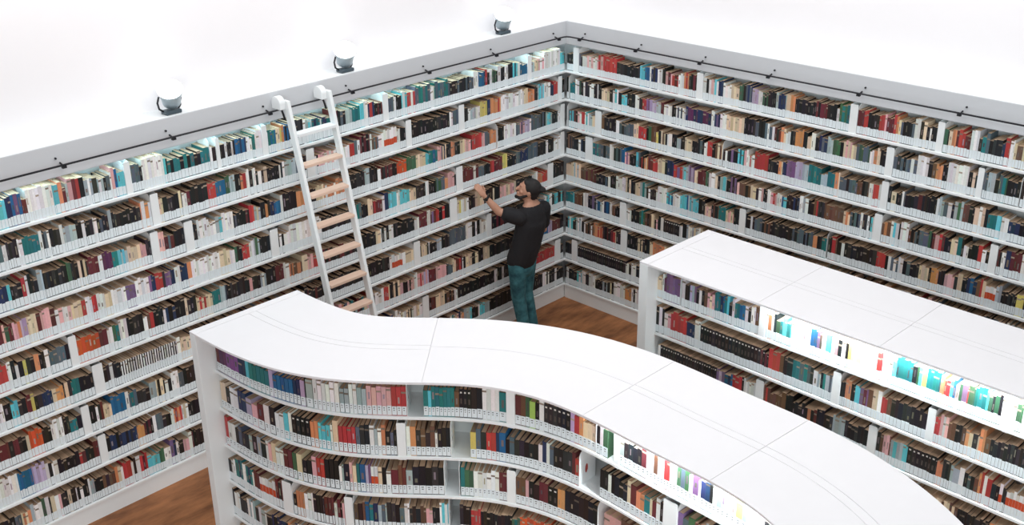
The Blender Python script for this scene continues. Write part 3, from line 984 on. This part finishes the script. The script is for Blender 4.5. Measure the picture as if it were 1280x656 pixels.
def denim():
    m, nt, b = nodes('teal_denim')
    tc = nt.nodes.new('ShaderNodeTexCoord')
    nz = nt.nodes.new('ShaderNodeTexNoise')
    nz.inputs['Scale'].default_value = 11
    nz.inputs['Detail'].default_value = 5
    nt.links.new(tc.outputs['Object'], nz.inputs['Vector'])
    cr = nt.nodes.new('ShaderNodeValToRGB')
    cr.color_ramp.elements[0].position = .32
    cr.color_ramp.elements[0].color = rgb(24, 72, 84)
    cr.color_ramp.elements[1].position = .72
    cr.color_ramp.elements[1].color = rgb(76, 140, 150)
    nt.links.new(nz.outputs['Fac'], cr.inputs[0])
    nt.links.new(cr.outputs[0], b.inputs['Base Color'])
    b.inputs['Roughness'].default_value = .8
    return m


man = empty('person', (PO.x, PO.y, 0))
tag(man, 'man in a black T-shirt and teal jeans reaching up to a shelf', 'person')
shL, shR = W(-.135, .14, 1.43), W(.13, -.13, 1.43)
elL, wrL = W(-.335, .15, 1.50), W(-.475, .155, 1.665)
elR, wrR = W(.13, -.22, 1.16), W(-.02, -.28, 1.05)
chest, waist, hip = W(.0, 0, 1.36), W(-.06, 0, 1.10), W(-.105, 0, .93)
neck, headc = W(.005, 0, 1.50), W(-.03, .0, 1.685)
hipL, hipR = W(-.155, .06, .90), W(-.045, -.06, .90)
knL, knR = W(-.145, .05, .50), W(-.065, -.07, .50)
anL, anR = W(-.085, .05, .08), W(.005, -.08, .08)
fd = (PA * -.95 + PZ * .32).normalized()          # the face looks along the shelf and up
fu = (PZ * .95 + PA * .32).normalized()
fs = fd.cross(fu).normalized()

b = MB()
ax = (fd, fs, fu)
b.ball(headc, .1, (1.0, .78, 1.12), ax, 20)
b.ball(headc - fd * .03 + fu * .02, .1, (.98, .82, .95), ax, 20)
b.ball(headc + fd * .045 - fu * .07, .055, (1.0, .95, .95), ax, 14)       # jaw
b.ball(headc + fd * .085 - fu * .098, .023, (1, 1.1, .9), ax)             # chin
limb(b, headc + fd * .098 + fu * .012, headc + fd * .118 - fu * .028, .012, .017, 4)   # nose
b.ball(headc + fd * .094 - fu * .058, .017, (1, 1.5, .5), ax)             # lips
b.ball(headc + fd * .092 - fu * .070, .016, (1, 1.4, .5), ax)
b.ball(headc + fd * .085 + fu * .03, .025, (.8, 2.0, .5), ax)             # brow
for sg in (-1, 1):
    b.ball(headc + fs * sg * .079 - fd * .01 - fu * .015, .03, (.65, .35, 1.05), ax)  # ear
    b.ball(headc + fd * .065 + fs * sg * .04 - fu * .03, .032, (.8, .8, .8), ax)      # cheek
limb(b, headc - fu * .08 - fd * .02, neck - PZ * .03, .056, .064, 6)
flat(b, W(.0, 0, 1.46), hip, .12, .12, 1.1, .7, 10)
for sh, el, wr, r in ((shL, elL, wrL, (.052, .043, .027)), (shR, elR, wrR, (.052, .043, .027))):
    limb(b, sh, el, r[0], r[1], 12)
    limb(b, el, el.lerp(wr, .35), r[1], r[1] * .98, 5)
    limb(b, el.lerp(wr, .35), wr, r[1] * .98, r[2], 8)
for h_, k_, a_ in ((hipL, knL, anL), (hipR, knR, anR)):
    limb(b, h_, k_, .075, .05, 10)
    limb(b, k_, a_, .048, .035, 10)


def hand(mb, wrist, d, pn, thumb_side):
    """palm, four unequal bent fingers and a thumb; d = pointing direction, pn = palm normal"""
    sd = d.cross(pn).normalized()
    hx = (d, sd, pn)
    mb.ball(wrist + d * .045, .05, (1.0, .82, .38), hx, 14)
    mb.ball(wrist + d * .07, .04, (.7, 1.0, .4), hx, 14)
    limb(mb, wrist - d * .01, wrist + d * .03, .025, .027, 3)
    for k, (off, ln) in enumerate(((-.031, .066), (-.0105, .078), (.0105, .073), (.031, .058))):
        p0 = wrist + d * .085 + sd * off
        p1 = p0 + (d * .93 + pn * .18).normalized() * ln * .45
        p2 = p1 + (d * .8 + pn * .6).normalized() * ln * .32
        p3 = p2 + (d * .5 + pn * .86).normalized() * ln * .25
        limb(mb, p0, p1, .0092, .0088, 5, 8)
        limb(mb, p1, p2, .0088, .0082, 4, 8)
        limb(mb, p2, p3, .0082, .0072, 4, 8)
    t0 = wrist + d * .03 + sd * thumb_side * .034 + pn * .008
    t1 = t0 + (d * .6 + sd * thumb_side * .7 + pn * .35).normalized() * .042
    t2 = t1 + (d * .85 + sd * thumb_side * .2 + pn * .45).normalized() * .034
    limb(mb, t0, t1, .013, .0105, 5, 8)
    limb(mb, t1, t2, .0105, .0085, 4, 8)


hd = (W(-.625, .16, 1.90) - wrL).normalized()
hp = (FACE - hd * FACE.dot(hd)).normalized()
hand(b, wrL + hd * .012, hd, hp, -1)
hdR = (wrR - elR).normalized()
hpR = (PZ * -1 + FACE * .4)
hpR = (hpR - hdR * hpR.dot(hdR)).normalized()
hand(b, wrR + hdR * .012, hdR, hpR, 1)
skin_up(b, 'body', SKIN, man, .0058, 3)

t = MB()
flat(t, W(.0, 0, 1.425), W(-.005, 0, 1.30), .13, .15, 1.33, .86, 6)
flat(t, W(-.005, 0, 1.30), W(-.055, 0, 1.08), .15, .146, 1.3, .9, 8)
flat(t, W(-.055, 0, 1.08), W(-.105, 0, .915), .146, .146, 1.28, .94, 8)
limb(t, W(-.10, .10, 1.425), W(.10, -.10, 1.425), .078, .078, 8)
limb(t, neck - PZ * .05, neck + PZ * .0, .09, .068, 4)
limb(t, shL, shL.lerp(elL, .55), .086, .082, 8)
limb(t, shR, shR.lerp(elR, .70), .082, .07, 8)
skin_up(t, 'tshirt', SHIRT, man, .009, 6)
j = MB()
flat(j, W(-.105, 0, .94), W(-.10, 0, .82), .128, .132, 1.18, .88, 6)
for h_, k_, a_ in ((hipL, knL, anL), (hipR, knR, anR)):
    limb(j, h_ - PZ * .02, k_, .105, .082, 12)
    limb(j, k_, a_ + PZ * .02, .082, .066, 12)
skin_up(j, 'jeans', denim(), man, .009, 5)
h = MB()
hc = headc - fd * .028 + fu * .03
h.ball(hc, .107, (.98, .86, .92), ax, 20)
h.ball(headc - fd * .065 - fu * .02, .075, (.75, 1.0, 1.0), ax, 16)
h.ball(hc - fd * .085 + fu * .015, .06, (1.15, .95, .55), ax, 14)
h.ball(hc + fd * .06 + fu * .035, .055, (.8, 1.15, .7), ax, 14)
skin_up(h, 'hair', HAIRM, man, .007, 3)
h = MB()
for sg in (-1, 1):
    limb(h, headc + fs * sg * .066 + fd * .005 - fu * .045, headc + fs * sg * .05 + fd * .06 - fu * .098, .016, .02, 5, 8)
    limb(h, headc + fs * sg * .05 + fd * .06 - fu * .098, headc + fd * .096 - fu * .108, .02, .022, 4, 8)
skin_up(h, 'beard', HAIRM, man, .006, 2)
wd = (wrL - elL).normalized()
wp = elL.lerp(wrL, .93)
m_ = MB()
m_.lathe([(.034, -.012), (.036, -.006), (.036, .006), (.034, .012)], wp, wd, 18)
wa = m_.build('watch', WATCHM, man, smooth=True)
m_ = MB()
wn = (PB - wd * PB.dot(wd)).normalized()
m_.lathe([(.018, .030), (.019, .042), (.016, .044)], wp, wn, 18)
m_.build('watch_face', WATCHM, wa)
for an in (anL, anR):
    m_ = MB()
    m_.ball(Vector((an.x, an.y, .06)) - FACE * .02, .055, (.8, 1.0, 1.0), None, 14)
    for k in range(8):
        m_.ball(Vector((an.x, an.y, .045 - .0012 * k)) + FACE * (.01 + .022 * k), .045 - .001 * k, (.95, 1, .98 - .04 * k), None, 12)
    skin_up(m_, 'shoe', SHOEM, man, .008, 3)

# ------------------------------------------------------------------ light
w = bpy.data.worlds.new('room_light')
bpy.context.scene.world = w
w.use_nodes = True
bg = w.node_tree.nodes['Background']
bg.inputs['Color'].default_value = (0.93, 0.97, 1.0, 1)
bg.inputs['Strength'].default_value = WORLD


def area(name, loc, rot, sx, sy, power, col=(1, 1, 1)):
    l = bpy.data.lights.new(name, 'AREA')
    l.shape = 'RECTANGLE'
    l.size, l.size_y = sx, sy
    l.energy = power
    l.color = col
    o = bpy.data.objects.new(name, l)
    o.location = loc
    o.rotation_euler = rot
    C.objects.link(o)
    return o


for i, (x, y) in enumerate(((-2.2, -2.2), (-5.6, -2.2), (-2.2, -5.6), (-5.6, -5.6))):
    area('ceiling_light', (x, y, 7.5), (0, 0, 0), 1.8, 1.8, CEIL, (1.0, .985, .96))

area('front_fill', (-12.6, -11.4, 5.0), (math.radians(78), 0, math.radians(-46)), 7, 4, FRONT_FILL, (.95, .985, 1))  # unseen fill lamp added behind the camera to brighten the shelf fronts
# unseen fill lamps added to whiten the two walls above the ledges
area('upper_wall_fill', (-3.6, -.75, 5.5), (math.radians(78), 0, 0), 7.2, .12, WALL_FILL, (1, .985, 1))
area('upper_wall_fill', (-.75, -3.2, 5.5), (math.radians(78), 0, math.radians(-90)), 6.4, .12, WALL_FILL, (1, .985, 1))

# ------------------------------------------------------------------ camera
cd = bpy.data.cameras.new('camera')
cam = bpy.data.objects.new('camera', cd)
C.objects.link(cam)
cd.sensor_width = 36.0
cd.lens = 1445.17 / 1280 * 36.0
cd.clip_end = 100
R = Vector((0.69158263, -0.72222046, -0.01053911))
U = Vector((0.29768308, 0.27169988, 0.91518520))
FW = Vector((0.65810201, 0.63606350, -0.40289573))
m3 = Matrix((R, U, -FW)).transposed()
cam.matrix_world = Matrix.Translation((-9.19424293, -8.04763600, 5.82127758)) @ m3.to_4x4()
sc = bpy.context.scene
sc.camera = cam
sc.view_settings.view_transform = 'Standard'
sc.view_settings.look = 'None'
sc.view_settings.gamma = 1
sc.view_settings.use_curve_mapping = False
sc.view_settings.exposure = EXPOSURE
